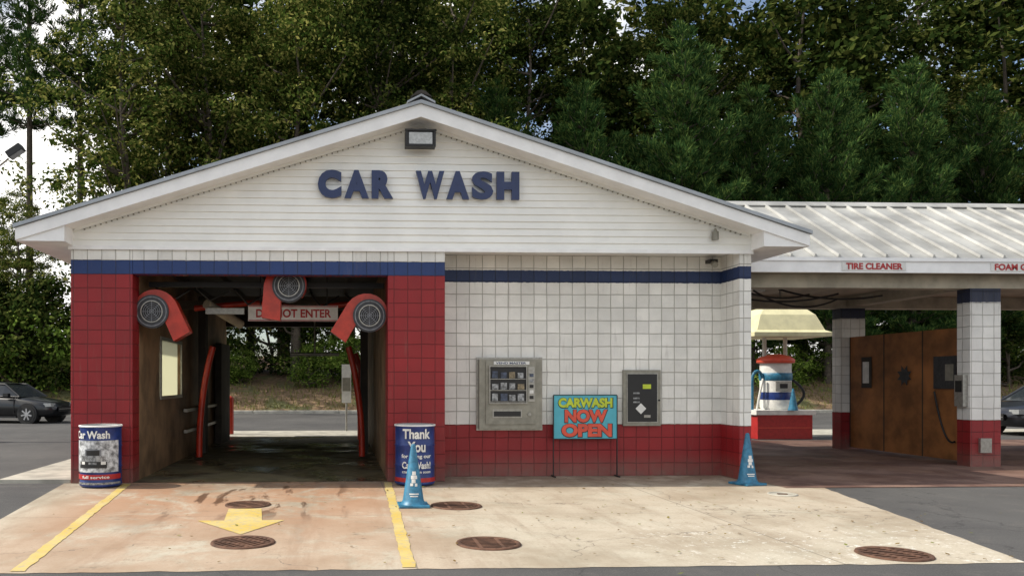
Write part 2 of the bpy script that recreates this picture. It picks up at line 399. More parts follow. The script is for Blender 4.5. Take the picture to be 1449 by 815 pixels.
while z<5.3:
    z1=min(z+lap,5.3)
    def hw(zz): return min(5.07,(PK-.16-zz)/SL)
    h0,h1=hw(z),hw(z1)
    if h1<.05: h1=.05
    s.add([(CX-h0,-.026,z),(CX+h0,-.026,z),(CX+h1,-.006,z1),(CX-h1,-.006,z1)],[(0,1,2,3)],'siding')
    s.add([(CX-h0,-.026,z),(CX+h0,-.026,z),(CX+h0,-.004,z),(CX-h0,-.004,z)],[(3,2,1,0)],'siding')
    z=z1
s.prism([(CX-5.07,3.46),(CX+5.07,3.46),(CX+5.07,3.7),(CX,5.3),(CX-5.07,3.7)],0.0,.1,'siding')
s.prism([(CX-5.07,3.46),(CX+5.07,3.46),(CX+5.07,3.7),(CX,5.3),(CX-5.07,3.7)],9.9,10.0,'siding')
s.box(-3.93,6.23,-.034,-.024,3.40,3.455,'white')
s.box(1.572,6.03,-.02,.6,3.456,3.47,'white')
s.build('gable_siding',parent=B)
r=MB()
E0,E1=-4.55,6.89
for sg,xe in ((-1,E0),(1,E1)):
    ze=roofz(xe)
    r.prism([(CX,PK),(xe,ze),(xe,ze-.05),(CX,PK-.05)],-.46,10.46,'roofgrey')
    xe2=xe+(.02 if sg<0 else -.02)
    r.prism([(CX,PK-.052),(xe2,ze-.052),(xe2,ze-.22),(CX,PK-.235)],-.42,-.395,'white')
    r.prism([(CX,PK-.052),(xe2,ze-.052),(xe2,ze-.22),(CX,PK-.235)],10.395,10.42,'white')
    r.prism([(CX,PK-.19),(xe2,ze-.19),(xe2,ze-.205),(CX,PK-.205)],-.394,-.03,'white')
    r.prism([(CX,PK-.206),(CX+sg*5.0,PK-.206-SL*5.0),(CX+sg*5.0,PK-.25-SL*5.0),(CX,PK-.25)],-.045,-.028,'siding')
    for i in range(62):
        d=.1+i*.078; zz=PK-.262-SL*d; r.box(CX+sg*d-.009,CX+sg*d+.009,-.05,-.03,zz-.012,zz+.004,'greyp')
    xi=-3.86 if sg<0 else 6.2
    xo=xe2
    pts=[(xo,3.455),(xi,3.455),(xi,roofz(xi)-.052),(xo,ze-.052)]
    r.prism(pts,-.393,10.39,'white')
r.prism([(CX-.2,PK-.06),(CX,PK+.045),(CX+.2,PK-.06),(CX+.2,PK-.03),(CX,PK+.075),(CX-.2,PK-.03)],-.48,10.48,'roofgrey')
r.prism([(CX-.15,PK+.03),(CX-.06,PK+.11),(CX,PK+.125),(CX+.06,PK+.11),(CX+.15,PK+.03),(CX,PK+.076)],-.49,-.25,'dark')
r.build('roof',parent=B)
t=MB()
K=2.97/283
for ch,a0,a1 in [('C',450,483),('A',487,521),('R',525,555),('W',587,627),('A',630,662),('S',666,696),('H',701,733)]:
    text(t,ch,-.31+(a0-450)*K,-.31+(a1-450)*K,4.165,4.575,-.08,'blue',{'W':.05,'S':.045,'A':.06}.get(ch,.07),.06)
t.build('car_wash_lettering',parent=B)
f=MB(); x0,x1=.96,1.40
f.box(x0+.18,x1-.18,-.15,-.02,4.98,5.06,'black'); f.box(x0,x1,-.28,-.12,4.88,5.12,'black')
f.box(x0+.05,x1-.05,-.287,-.281,4.915,5.085,'glasslens'); f.box(x0-.01,x1+.01,-.30,-.279,5.10,5.13,'black')
for xx in (x0,x1-.03): f.box(xx,xx+.03,-.297,-.281,4.88,5.10,'black')
f.box(x0+.03,x1-.03,-.297,-.281,4.88,4.905,'black')
f.build('flood_light',(0,0,0),bevel=.008)
f=MB(); f.cyl((5.62,-.08,3.6),(5.62,-.08,3.72),.05,.05,'greyp'); f.cyl((5.62,-.08,3.72),(5.62,-.08,3.77),.03,.015,'greyp'); f.box(5.59,5.65,-.07,-.02,3.62,3.68,'greyp'); f.build('wall_sensor_lamp')
f=MB(); f.box(5.78,5.9,.42,.6,3.34,3.39,'black'); f.cyl((5.84,.45,3.33),(5.80,.3,3.28),.045,.045,'greyp'); f.build('security_camera')

# ------ blowers in bay
def blower(cx,cz,ang,y=.45,L=.6,flip=False,R=.25):
    m=MB(); n=32; sg=-1 if flip else 1
    def ring(r0,r1,y0,y1,k):
        vs=[]
        for (r,yy) in ((r0,y0),(r1,y0),(r1,y1),(r0,y1)):
            for i in range(n):
                t=2*math.pi*i/n; vs.append((r*math.cos(t),yy,r*math.sin(t)))
        fs=[]
        for j in range(4):
            for i in range(n): fs.append((j*n+i,j*n+(i+1)%n,((j+1)%4)*n+(i+1)%n,((j+1)%4)*n+i))
        m.add(vs,fs,k,False)
    Rm=Matrix.Rotation(ang,4,'Y')
    pts=[]
    for i in range(15):
        a=math.radians(215-i*215/14); rr=R+.13*(i/14)**1.3; pts.append((sg*rr*math.cos(a),rr*math.sin(a)))
    pts+= [(sg*(R+.14),-L),(sg*(R-.14),-L-.03),(sg*(R*.45),-R*.9)]
    m.prism(pts,-.13,.13,'redpipe',Rm)
    ring(R*.62,R*1.0,-.165,-.02,'fan'); ring(R*.84,R*.90,-.175,-.166,'fan2'); ring(R*.60,R*.66,-.178,-.166,'steel')
    m.cyl((0,-.135,0),(0,-.131,0),R*.66,R*.66,'black',n)
    for i in range(4): ring(R*(.12+i*.12),R*(.12+i*.12)+.008,-.172,-.168,'fan2')
    for i in range(4):
        Rz=Matrix.Rotation(i*math.pi/4,4,'Y'); m.box(-R*.62,R*.62,-.1675,-.1655,-.004,.004,'fan2',Rz)
    m.build('blower',(cx,y,cz),parent=B)
blower(-2.80,2.53,math.radians(-24),.45,.5)
blower(-.76,2.93,math.radians(3),.5,.5,True)
blower(.46,2.48,math.radians(30),.45,.5,True)
m=MB()
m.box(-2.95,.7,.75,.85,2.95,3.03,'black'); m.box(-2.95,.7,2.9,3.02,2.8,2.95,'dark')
m.box(-2.25,-1.6,1.8,1.9,2.62,2.72,'steel'); m.cyl((-2.25,1.9,2.8),(-1.75,2.6,2.5),.08,.08,'ceiling')
m.cyl((-1.1,6.4,2.1),(-.0,6.4,2.1),.035,.035,'steel')
m.cyl((-.55,6.4,2.1),(-.55,6.4,3.4),.02,.02,'steel')
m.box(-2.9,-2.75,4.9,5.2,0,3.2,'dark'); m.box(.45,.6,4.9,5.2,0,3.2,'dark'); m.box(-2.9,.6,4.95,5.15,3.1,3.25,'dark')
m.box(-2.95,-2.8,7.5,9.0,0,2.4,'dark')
for sx,cx in ((1,-2.66),(-1,.44)):
    pts=[]
    for i in range(12):
        tt=i/11; pts.append((cx+sx*.26*tt**2.2,3.6,.05+2.1*tt))
    m.tube(pts,.06,'redpipe',10)
m.tube([(-2.5,2.2,2.75),(-1.5,2.2,2.85),(-.6,2.2,2.75),(.3,2.2,2.85)],.05,'redpipe')
m.tube([(-2.9,8.8,0),(-2.9,8.8,1.1)],.09,'redpipe'); m.tube([(.55,8.8,0),(.55,8.8,1.8),(.4,8.8,2.2)],.08,'redpipe')
for zz in (.5,.9): m.box(-2.97,-2.9,3.7,9.5,zz,zz+.06,'steel')
for i in range(6): m.tube([(-2.9+i*.6,1.0+.2*i,2.98),(-2.7+i*.6,1.1+.2*i,2.75+.05*(i%2)),(-2.4+i*.6,1.2+.2*i,2.95)],.018,'black',6)
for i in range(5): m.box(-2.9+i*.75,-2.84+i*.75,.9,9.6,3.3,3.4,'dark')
m.build('wash_equipment',parent=B)
d=MB(); d.box(-1.50,-.02,1.5,1.52,2.48,2.74,'paper'); text(d,'DO NOT ENTER',-1.37,-.13,2.54,2.68,1.494,'red',.03)
for zz in (2.485,2.717): d.box(-1.49,-.03,1.492,1.499,zz,zz+.014,'red')
d.tube([(-1.3,1.51,2.74),(-1.3,1.51,3.4)],.01,'black'); d.tube([(-.2,1.51,2.74),(-.2,1.51,3.4)],.01,'black')
d.build('do_not_enter_sign')

# ---------------------------------------------------------------- vending machine
v=MB(); x0,x1,z0,z1=2.165,3.14,.755,1.83; yf=.47
v.box(x0,x1,yf,.6,z0,z1,'greyp'); v.box(x0-.03,x1+.03,.56,.6,z0-.03,z1+.03,'steel')
v.box(x0+.1,x1-.1,yf-.02,yf-.002,z0+.07,z1-.03,'greyp')
v.box(x0+.22,x1-.2,yf-.026,yf-.021,z1-.085,z1-.035,'paper'); text(v,'VEND MASTER',x0+.25,x1-.25,z1-.078,z1-.045,yf-.028,'blue',.03)
gx0,gx1,gz0,gz1=x0+.16,x0+.72,z0+.40,z1-.12
v.box(gx0,gx1,yf-.026,yf-.021,gz0,gz1,'black')
M['prodA']=pmat('pack_silver',(.3,.31,.32),.3,.3,.7,25);M['prodB']=pmat('pack_blue',(.06,.08,.13),.4,0,.6,25);M['prodC']=pmat('pack_tan',(.25,.2,.12),.4,0,.5,25)
for r_ in range(3):
    for c_ in range(4):
        xx=gx0+.03+c_*.133; zz=gz0+.03+r_*.175
        v.box(xx,xx+random.uniform(.085,.11),yf-.045,yf-.027,zz,zz+random.uniform(.08,.12),random.choice(['prodA','prodA','prodB','prodC']))
    v.box(gx0,gx1,yf-.05,yf-.027,gz0+.012+r_*.175,gz0+.022+r_*.175,'steel')
for (a0,a1,b0,b1) in [(gx0-.015,gx0,gz0-.015,gz1+.015),(gx1,gx1+.015,gz0-.015,gz1+.015),(gx0,gx1,gz0-.015,gz0),(gx0,gx1,gz1,gz1+.015)]:
    v.box(a0,a1,yf-.055,yf-.021,b0,b1,'steel')
cx0=gx1+.035
v.box(cx0,cx0+.10,yf-.035,yf-.021,gz0+.02,gz1,'steel')
for i in range(5): v.box(cx0+.02,cx0+.08,yf-.042,yf-.036,gz0+.06+i*.085,gz0+.11+i*.085,['black','paper','black','prodA','prodB'][i])
v.box(x0+.2,x0+.66,yf-.028,yf-.021,z0+.17,z0+.30,'steel'); v.box(x0+.22,x0+.64,yf-.033,yf-.029,z0+.19,z0+.27,'black')
v.cyl((x1-.2,yf-.02,z0+.22),(x1-.2,yf-.04,z0+.22),.025,.025,'steel')
v.build('vending_machine',bevel=0)
c=MB(); x0,x1,z0,z1=4.45,5.045,.79,1.665; yf=.55
c.box(x0,x1,yf,.6,z0,z1,'greyp'); c.box(x0+.05,x1-.05,yf-.012,yf-.002,z0+.05,z1-.05,'steel')
c.box(x0+.065,x1-.065,yf-.02,yf-.013,z0+.065,z1-.065,'black'); c.box(x0+.3,x0+.43,yf-.026,yf-.021,z0+.58,z0+.65,'ygreen')
Rm=Matrix.Translation((x0+.27,yf-.024,z0+.27))@Matrix.Rotation(math.pi/4,4,'Y'); c.box(-.06,.06,-.002,.002,-.06,.06,'paper',Rm)
for zz in (.5,.42,.36): c.box(x0+.15,x0+.25,yf-.026,yf-.021,z0+zz,z0+zz+.025,'prodA')
c.box(x0+.32,x0+.42,yf-.03,yf-.021,z0+.13,z0+.17,'steel'); c.cyl((x1-.03,yf,z0+.4),(x1-.03,yf-.02,z0+.4),.015,.015,'black')
c.build('change_machine')
s=MB(); x0,x1,z0,z1=3.33,4.32,.60,1.27; y=.48
s.box(x0,x1,y,y+.015,z0,z1,'teal')
for (a0,a1,b0,b1) in [(x0-.012,x0,0,z1),(x1,x1+.012,0,z1),(x0,x1,z1,z1+.012),(x0,x1,z0-.012,z0)]: s.box(a0,a1,y-.01,y+.02,b0,b1,'black')
for xx in (x0-.006,x1+.006): s.box(xx-.01,xx+.01,y-.12,y+.11,.006,.026,'black')
for tx,a0,a1,b0,b1,k in [('CARWASH',x0+.07,x1-.07,1.08,1.23,'ygreen'),('NOW',x0+.17,x1-.15,.85,1.05,'orange'),('OPEN',x0+.12,x1-.08,.625,.83,'orange')]:
    text(s,tx,a0-.008,a1+.016,b0-.014,b1+.006,y-.003,'black',.085); text(s,tx,a0,a1,b0,b1,y-.008,k,.055)
s.build('now_open_sign')

# ---------------------------------------------------------------- barrels
M['photoA']=pmat('label_photo_grey',(.50,.52,.54),.4,0,.75,14)
def barrel(x,y,kind):
    m=MB(); R=.288
    prof=[(.001,.01),(R-.02,.01),(R,.03),(R,.05),(R-.006,.06),(R-.006,.27),(R+.004,.285),(R-.006,.30),(R-.006,.56),(R+.004,.575),(R-.006,.59),(R-.006,.82),(R,.83),(R+.004,.85),(R-.01,.862)]
    m.lathe(prof,'barrelblue',40)
    m.lathe([(R+.008,.845),(R+.01,.862),(R-.005,.868),(R-.02,.85)],'paper',40)
    m.lathe([(R-.012,.866),(R-.03,.8),(R-.04,.1)],'black',40)
    def patch(a0,a1,z0,z1,r,k):
        n=14; vs=[]
        for i in range(n+1):
            a=a0+(a1-a0)*i/n
            vs+= [(r*math.cos(a),r*math.sin(a),z0),(r*math.cos(a),r*math.sin(a),z1)]
        m.add(vs,[(2*i,2*i+2,2*i+3,2*i+1) for i in range(n)],k,True)
    f=-math.pi/2
    if kind==0:
        text_cyl(m,'Car Wash',.56,.11,.74,R+.008,'paper',f-.25,.03)
        patch(f-1.5,f+1.2,.22,.66,R+.006,'photoA')
        patch(f-.85,f+.55,.28,.37,R+.009,'black'); patch(f-.75,f+.5,.37,.45,R+.009,'prodA'); patch(f-.5,f+.3,.45,.54,R+.009,'fan2'); patch(f-.42,f+.22,.455,.525,R+.011,'black')
        patch(f-.72,f-.5,.33,.37,R+.011,'paper'); patch(f+.28,f+.5,.33,.37,R+.011,'paper'); patch(f-.3,f+.1,.33,.36,R+.011,'prodA')
        patch(f-1.4,f+1.4,.12,.19,R+.006,'red'); text_cyl(m,'full service',.4,.04,.155,R+.010,'paper',f)
        patch(f-1.4,f+1.4,.05,.08,R+.006,'prodA')
    else:
        text_cyl(m,'Thank',.42,.14,.74,R+.008,'paper',f,.03); text_cyl(m,'You',.26,.15,.56,R+.010,'paper',f,.03)
        text_cyl(m,'for using our',.46,.07,.42,R+.008,'paper',f,.03); text_cyl(m,'Car Wash!',.44,.10,.30,R+.010,'paper',f,.03)
        patch(f-1.4,f+1.4,.06,.12,R+.006,'red'); text_cyl(m,'come again soon',.44,.05,.20,R+.008,'paper',f)
    m.build('trash_barrel',(x,y,.006))
barrel(-3.37,-.33,0); barrel(1.09,-.33,1)
def cone(x,y,rot=0):
    m=MB(); 
    m.box(-.18,.18,-.18,.18,.0,.03,'coneblue')
    m.lathe([(.155,.03),(.14,.05),(.125,.075),(.028,.72),(.022,.735),(.001,.74)],'coneblue',28)
    def rr(z): return .125-(z-.075)/(.645)*.097
    def cp(a0,a1,z0,z1,k='paper'):
        vs=[];n=6
        for i in range(n+1):
            a=a0+(a1-a0)*i/n
            for z in (z0,z1): r_=rr(z)+.004; vs.append((r_*math.cos(a),r_*math.sin(a),z))
        m.add(vs,[(2*i,2*i+2,2*i+3,2*i+1) for i in range(n)],k,True)
    f=-math.pi/2-rot
    cp(f-.25,f+.3,.375,.42); cp(f-.4,f+.45,.33,.372); cp(f-.3,f+.2,.285,.328); cp(f-.45,f-.1,.25,.282); cp(f+.1,f+.4,.245,.28)
    cp(f-.5,f+.5,.15,.165); cp(f-.4,f+.4,.125,.138)
    m.build('traffic_cone',(x,y,.006),rot=rot,bevel=.006)
cone(.88,-2.38); cone(5.87,-.55,.3)

# ---------------------------------------------------------------- self-service canopy
C=empty('self_service_wash_canopy',(13,3.8,0))
r=MB(); X0,X1=6.25,24
ye,yr,yb,ze,zr=1.3,3.8,6.3,3.57,5.0
for a,b in ((ye,yr),(yb,yr)):
    r.add([(X0,a,ze),(X1,a,ze),(X1,b,zr),(X0,b,zr),(X0,a,ze-.03),(X1,a,ze-.03),(X1,b,zr-.03),(X0,b,zr-.03)],[(0,1,2,3),(7,6,5,4),(0,4,5,1),(1,5,6,2),(3,7,4,0)],'roofwhite')
x=X0+.1
while x<X1:
    for a,b in ((ye-.005,yr),(yb+.005,yr)):
        za=ze+.002
        vs=[(x-.03,a,za),(x+.03,a,za),(x+.012,a,za+.05),(x-.012,a,za+.05)]
        vs2=[(p[0],b,p[2]+zr-ze) for p in vs]
        r.add(vs+vs2,[(0,1,2,3),(4,5,6,7),(0,1,5,4),(1,2,6,5),(2,3,7,6),(3,0,4,7)],'roofwhite')
    x+=.41
r.prismx([(yr-.16,zr-.05),(yr,zr+.06),(yr+.16,zr-.05),(yr+.14,zr-.07),(yr,zr+.03),(yr-.14,zr-.07)],X0,X1,'roofwhite')
r.build('canopy_roof',parent=C)
r=MB()
r.box(X0,X1,1.27,1.30,3.31,3.535,'white'); r.box(X0,X1,1.24,1.268,3.50,3.56,'white')
r.box(X0,X1,6.30,6.33,3.31,3.535,'white'); r.box(X0,X1,1.305,6.295,3.335,3.36,'ceiling')
r.box(6.22,X1,1.66,1.94,3.10,3.33,'ceiling'); r.box(6.22,X1,5.32,5.58,3.08,3.33,'ceiling')
for xx in (11.0,16.0,21.0): r.box(xx+.1,xx+.4,1.94,5.32,3.12,3.33,'ceiling')
r.build('canopy_beams',parent=C)
r=MB()
for xx in (10.95,15.95,20.95):
    for yy in (1.65,5.3): r.box(xx,xx+.55,yy,yy+.3,0,3.10 if yy<3 else 3.08,'blk_col')
r.build('canopy_columns',parent=C)
r=MB()
for xx in (11.15,16.15,21.15):
    r.box(xx,xx+.06,1.96,5.29,.06,2.45,'ply')
    for i in range(4): r.box(xx-.006,xx-.001,1.96+i*1.1,1.985+i*1.1,.06,2.45,'dark')
r.box(11.12,11.145,4.55,4.85,1.35,2.0,'dark'); r.box(11.115,11.119,4.6,4.8,1.45,1.9,'paper')
r.box(11.12,11.145,2.2,2.75,1.35,1.95,'fan'); r.box(11.115,11.119,2.25,2.45,1.5,1.8,'greyp')
r.build('bay_partition',parent=C)
r=MB()
vs=[]
for i in range(16):
    a=2*math.pi*i/16; rr=.22 if i%2 else .12; vs.append((11.13,3.55+rr*math.cos(a),1.6+rr*math.sin(a)))
r.add(vs,[tuple(range(16))],'fan')
r.box(10.86,10.95,1.70,1.9,1.05,1.6,'steel'); r.box(10.85,10.858,1.73,1.87,1.3,1.5,'black'); r.box(11.1,11.3,1.60,1.65,.25,.5,'steel')
def hose(p,q,sag,rad=.018,k='black'):
    p=Vector(p);q=Vector(q); pts=[]
    for i in range(13):
        t=i/12; c_=p.lerp(q,t); c_.z-=sag*4*t*(1-t); pts.append(c_)
    r.tube(pts,rad,k,6)
hose((7.0,3.0,3.2),(9.2,2.6,3.1),.18); hose((7.6,2.6,3.15),(9.8,3.6,3.1),.22); hose((8.4,3.2,3.25),(9.9,2.4,3.05),.12); hose((7.2,2.2,3.1),(9.0,3.2,3.15),.1)
r.tube([(8.6,3.5,3.3),(8.6,3.5,3.1),(7.0,2.4,3.08)],.02,'steel'); hose((13,2.6,3.2),(15,3,3.1),.2)
hose((11.1,2.7,1.3),(11.1,2.2,.4),.3)
r.box(7.4,8.3,3.5,3.9,3.24,3.33,'paper')
r.build('hose_booms',parent=C)
def sign(name,tx,xc,w_):
    s_=MB(); s_.box(xc-w_/2-.06,xc+w_/2+.06,1.255,1.268,3.345,3.485,'paper'); text(s_,tx,xc-w_/2,xc+w_/2,3.36,3.47,1.250,'red',.04); s_.build(name)
sign('tire_cleaner_sign','TIRE CLEANER',8.97,.98); sign('foam_gun_sign','FOAM GUN',11.45,.78)

# ---------------------------------------------------------------- vacuum station
V=MB()
V.box(-.72,.72,-.5,.5,0,.62,'red'); V.box(-.78,.78,-.55,.55,.62,.74,'paper')
V.box(-.70,.70,-.508,-.501,.28,.30,'orange')
xx=.02
V.lathe([(.34,.74),(.38,.80),(.38,1.0)],'paper',28,(xx,0)); V.lathe([(.382,1.0),(.39,1.02),(.39,1.18),(.382,1.2)],'barrelblue',28,(xx,0))
V.lathe([(.38,1.2),(.38,1.5)],'paper',28,(xx,0)); V.lathe([(.382,1.5),(.40,1.52),(.40,1.68),(.382,1.7)],'coneblue',28,(xx,0))
V.lathe([(.38,1.7),(.38,1.95)],'paper',28,(xx,0)); V.lathe([(.40,1.95),(.46,1.97),(.46,2.05),(.36,2.13),(.15,2.19),(.001,2.2)],'orange',28,(xx,0))
V.box(xx-.2,xx+.2,-.40,-.37,1.22,1.48,'steel'); V.box(xx-.1,xx+.1,-.41,-.402,1.3,1.42,'black')
V.cyl((xx+.12,-.62,.74),(xx+.12,-.62,1.3),.12,.02,'coneblue',16)
pts=[(-.66,-.1,.74),(-.66,-.1,1.5)]+[(-.52-.14*math.cos(math.pi*i/10),-.1,1.5+.25*math.sin(math.pi*i/10)) for i in range(11)]
V.tube(pts,.04,'coneblue',8)
pts=[(.42,-.1,1.5)]+[(.42+.28*math.sin(math.pi*i/10),-.15,1.5-.7*i/10) for i in range(11)]; V.tube(pts,.035,'black',8)
V.tube([(-.56,-.15,.74),(-.50,-.2,1.2),(-.42,-.2,1.55)],.03,'paper',8)
V.cyl((-.28,0,2.1),(-.28,0,2.75),.05,.05,'paper'); V.cyl((.28,0,2.1),(.28,0,2.75),.05,.05,'paper')
ks=[(1.12,2.62),(1.12,2.72),(.98,2.78),(.80,3.18),(.62,3.34),(.3,3.42),(.001,3.43)]
vs=[];n=4
for rr,z in ks:
    for sx,sy in ((-1,-1),(1,-1),(1,1),(-1,1)): vs.append((sx*rr*.9,sy*rr*.8,z))
V.add(vs,[(j*4+i,j*4+(i+1)%4,(j+1)*4+(i+1)%4,(j+1)*4+i) for j in range(len(ks)-1) for i in range(4)]+[(3,2,1,0)],'cream')
V.build('vacuum_station',(11.45,8.9,.01))

# ---------------------------------------------------------------- cars
def glassm():
    m,nt,b=newmat('car_glass'); b.inputs['Base Color'].default_value=(.02,.025,.03,1); b.inputs['Roughness'].default_value=.05
    f=noise(nt,N(nt,'ShaderNodeTexCoord').outputs['Object'],2); nt.links.new(mr(nt,f,.3,.7,.03,.12),b.inputs['Roughness']); return m
M['glass']=glassm()
def car(x,y,rot,col):
    pk='paint%.3f'%col[0]; M[pk]=pmat('car_paint',col,.3,0,.05,3); M[pk].node_tree.nodes['Principled BSDF'].inputs['Coat Weight'].default_value=.3
    E=empty('parked_car',(x,y,0)); 
    m=MB()
    st=[(-2.32,.55,.42,.60),(-2.25,.72,.30,.70),(-2.0,.84,.24,.76),(-1.5,.90,.22,.84),(-.95,.92,.22,.93),(0,.93,.22,.96),(1.0,.93,.22,.98),(1.6,.91,.22,1.0),(2.05,.86,.26,.99),(2.26,.76,.34,.92),(2.34,.62,.45,.75)]
    sec=[]
    for (sx,hw_,zb,zt) in st:
        pts=[(0,zb),(hw_*.86,zb),(hw_*.98,zb+.10),(hw_,zb+(zt-zb)*.5),(hw_*.97,zt-.10),(hw_*.88,zt-.015),(0,zt+.025)]
        full=pts+[(-a_,b_) for a_,b_ in pts[-2:0:-1]]
        sec.append([(sx,a_,b_) for a_,b_ in full])
    n=len(sec[0]); vs=[p for q in sec for p in q]
    fs=[(j*n+i,j*n+(i+1)%n,(j+1)*n+(i+1)%n,(j+1)*n+i) for j in range(len(sec)-1) for i in range(n)]
    fs+=[tuple(range(n)),tuple(range(len(vs)-1,len(vs)-n-1,-1))]
    m.add(vs,fs,pk,True)
    gh=[(-1.05,.80,.93,.78,.935),(-.35,.82,.94,.60,1.38),(.2,.82,.94,.60,1.44),(.8,.82,.95,.60,1.42),(1.25,.80,.96,.58,1.33),(1.85,.76,.98,.72,.99)]
    vs=[];
    for sx,hb,zb,ht,zt in gh: vs+=[(sx,-hb,zb),(sx,-ht,zt),(sx,ht,zt),(sx,hb,zb)]
    fs=[];
    for j in range(5): 
        for i in range(3): fs.append((j*4+i,j*4+i+1,(j+1)*4+i+1,(j+1)*4+i))
    m.add(vs,fs,'glass',False)
    rf=[(sx,ht+.02,zt+.012) for sx,hb,zb,ht,zt in gh[1:5]]
    vs=[p for a_ in rf for p in ((a_[0],-a_[1],a_[2]),(a_[0],0,a_[2]+.03),(a_[0],a_[1],a_[2]))]
    m.add(vs,[(j*3+i,j*3+i+1,(j+1)*3+i+1,(j+1)*3+i) for j in range(3) for i in range(2)],pk,True)
    for s_ in (-1,1):
        for a_,b_,rr in (((-1.05,.80,.94),(-.35,.615,1.39),.035),((.42,.83,.95),(.38,.615,1.44),.035),((1.25,.6,1.34),(1.85,.75,.99),.05),((-.35,.615,1.39),(.8,.615,1.43),.03),((.8,.615,1.43),(1.25,.6,1.34),.03),((-1.05,.83,.945),(1.85,.80,.99),.02)):
            m.cyl((a_[0],s_*a_[1],a_[2]),(b_[0],s_*b_[1],b_[2]),rr,rr,pk,8)
        m.box(-.75,-.55,*(sorted((s_*.9,s_*1.05))),.95,1.07,pk)
        for wx in (-1.42,1.38):
            m.cyl((wx,s_*.62,.34),(wx,s_*.935,.34),.385,.385,'black',28)
            m.cyl((wx,s_*.72,.33),(wx,s_*.95,.33),.325,.325,'tire',28)
            m.cyl((wx,s_*.95,.33),(wx,s_*.957,.33),.22,.22,'black',24)
            for i in range(7):
                a_=2*math.pi*i/7; Rm=Matrix.Translation((wx,s_*.962,.33))@Matrix.Rotation(a_,4,'Y'); m.box(-.025,.025,-.006,.006,0,.21,'rim',Rm)
            m.cyl((wx,s_*.955,.33),(wx,s_*.97,.33),.06,.06,'rim',12)
        for dx in (-.9,.40,1.3): m.box(dx-.006,dx+.006,*(sorted((s_*.90,s_*.935))),.35,.93,'black')
        for dx in (.2,1.15): m.box(dx,dx+.14,*(sorted((s_*.92,s_*.95))),.80,.83,'rim')
        m.box(-2.27,-1.98,*(sorted((s_*.52,s_*.80))),.60,.72,'glasslens')
        m.box(2.12,2.31,*(sorted((s_*.5,s_*.80))),.70,.86,'redpipe')
    m.box(-2.345,-2.25,-.42,.42,.42,.60,'black'); m.box(-2.35,-2.3,-.4,.4,.50,.52,'rim'); m.box(2.3,2.36,-.26,.26,.58,.70,'paper')
    m.box(-1.0,1.0,-.93,.93,.2,.26,'black')
    o=m.build('car_body',(0,0,0)); o.rotation_euler[2]=rot; o.location=(x,y,0); o.parent=E; o.matrix_parent_inverse=Matrix.Translation((x,y,0)).inverted()
car(-12.15,18.4,math.radians(166),(.006,.007,.009))
car(20.5,10.3,math.radians(8),(.02,.022,.028))

# ---------------------------------------------------------------- street lamp, wire, gate sign
L=MB()
L.cyl((0,0,0),(0,0,7.0),.09,.06,'steel',12); L.lathe([(.2,0),(.2,.5),(.18,.52)],'kerb',16)
L.tube([(0,0,6.75),(.35,0,6.78),(.55,0,6.95)],.03,'steel')
Rm=Matrix.Translation((.72,0,7.12))@Matrix.Rotation(math.radians(-35),4,'Y'); L.box(-.2,.2,-.14,.14,-.08,.08,'black',Rm); L.box(-.17,.17,-.11,.11,-.095,-.081,'glasslens',Rm)
L.build('street_lamp',(-8.65,8.3,0))
G=MB(); G.cyl((0,0,0),(0,0,2.0),.03,.03,'steel'); G.box(-.14,.14,-.035,-.02,.85,2.0,'paper'); G.box(-.12,.12,-.041,-.036,1.2,1.6,'greyp'); G.build('traffic_sign',(.22,12.4,0))
G=MB(); 
G.lathe([(.09,0),(.09,1.0),(.07,1.06),(.001,1.08)],'redpipe',16)
G.build('bollard',(-3.05,11.0,0))
pts=[]
for i in range(25):
    t=i/24; pts.append((-30+38*t,22,8.9-.0*t-3.0*4*t*(1-t)*.25-1.0*t))
Wr=MB(); Wr.tube(pts,.012,'black',5); Wr.build('utility_wire')

# ---------------------------------------------------------------- vegetation
def quads_mesh(name,tr,Q,leafkey):
    tv=np.array(tr.v,dtype=np.float32).reshape(-1,3); nv=len(tv); M_=len(Q)
    V_=np.concatenate([tv,Q.reshape(-1,3).astype(np.float32)])
    tf=[i for f in tr.f for i in f]; tot=[len(f) for f in tr.f]
    loops=np.concatenate([np.array(tf,dtype=np.int32),np.arange(nv,nv+4*M_,dtype=np.int32)])
    tots=np.concatenate([np.array(tot,dtype=np.int32),np.full(M_,4,dtype=np.int32)])
    starts=np.concatenate([[0],np.cumsum(tots)[:-1]]).astype(np.int32)
    me=bpy.data.meshes.new(name); me.vertices.add(len(V_)); me.vertices.foreach_set('co',V_.ravel())
    me.loops.add(len(loops)); me.loops.foreach_set('vertex_index',loops)
    me.polygons.add(len(tots)); me.polygons.foreach_set('loop_start',starts)
    mi=np.concatenate([np.zeros(len(tot),dtype=np.int32),np.ones(M_,dtype=np.int32)])
    me.materials.append(M['bark']); me.materials.append(M[leafkey]); me.polygons.foreach_set('material_index',mi)
    me.update(calc_edges=True); me.validate(); return me
def unit(a): return a/np.linalg.norm(a,axis=-1,keepdims=True)
def leaves(C_,nrm,size,asp=.55):
    n=len(C_); nr=unit(nrm+rng.normal(0,.55,(n,3))); t=unit(np.cross(nr,rng.normal(0,1,(n,3)))); b=np.cross(nr,t)
    s=(size*rng.uniform(.6,1.3,n))[:,None]
    return np.stack([C_+t*s,C_+b*s*asp,C_-t*s,C_-b*s*asp],1)
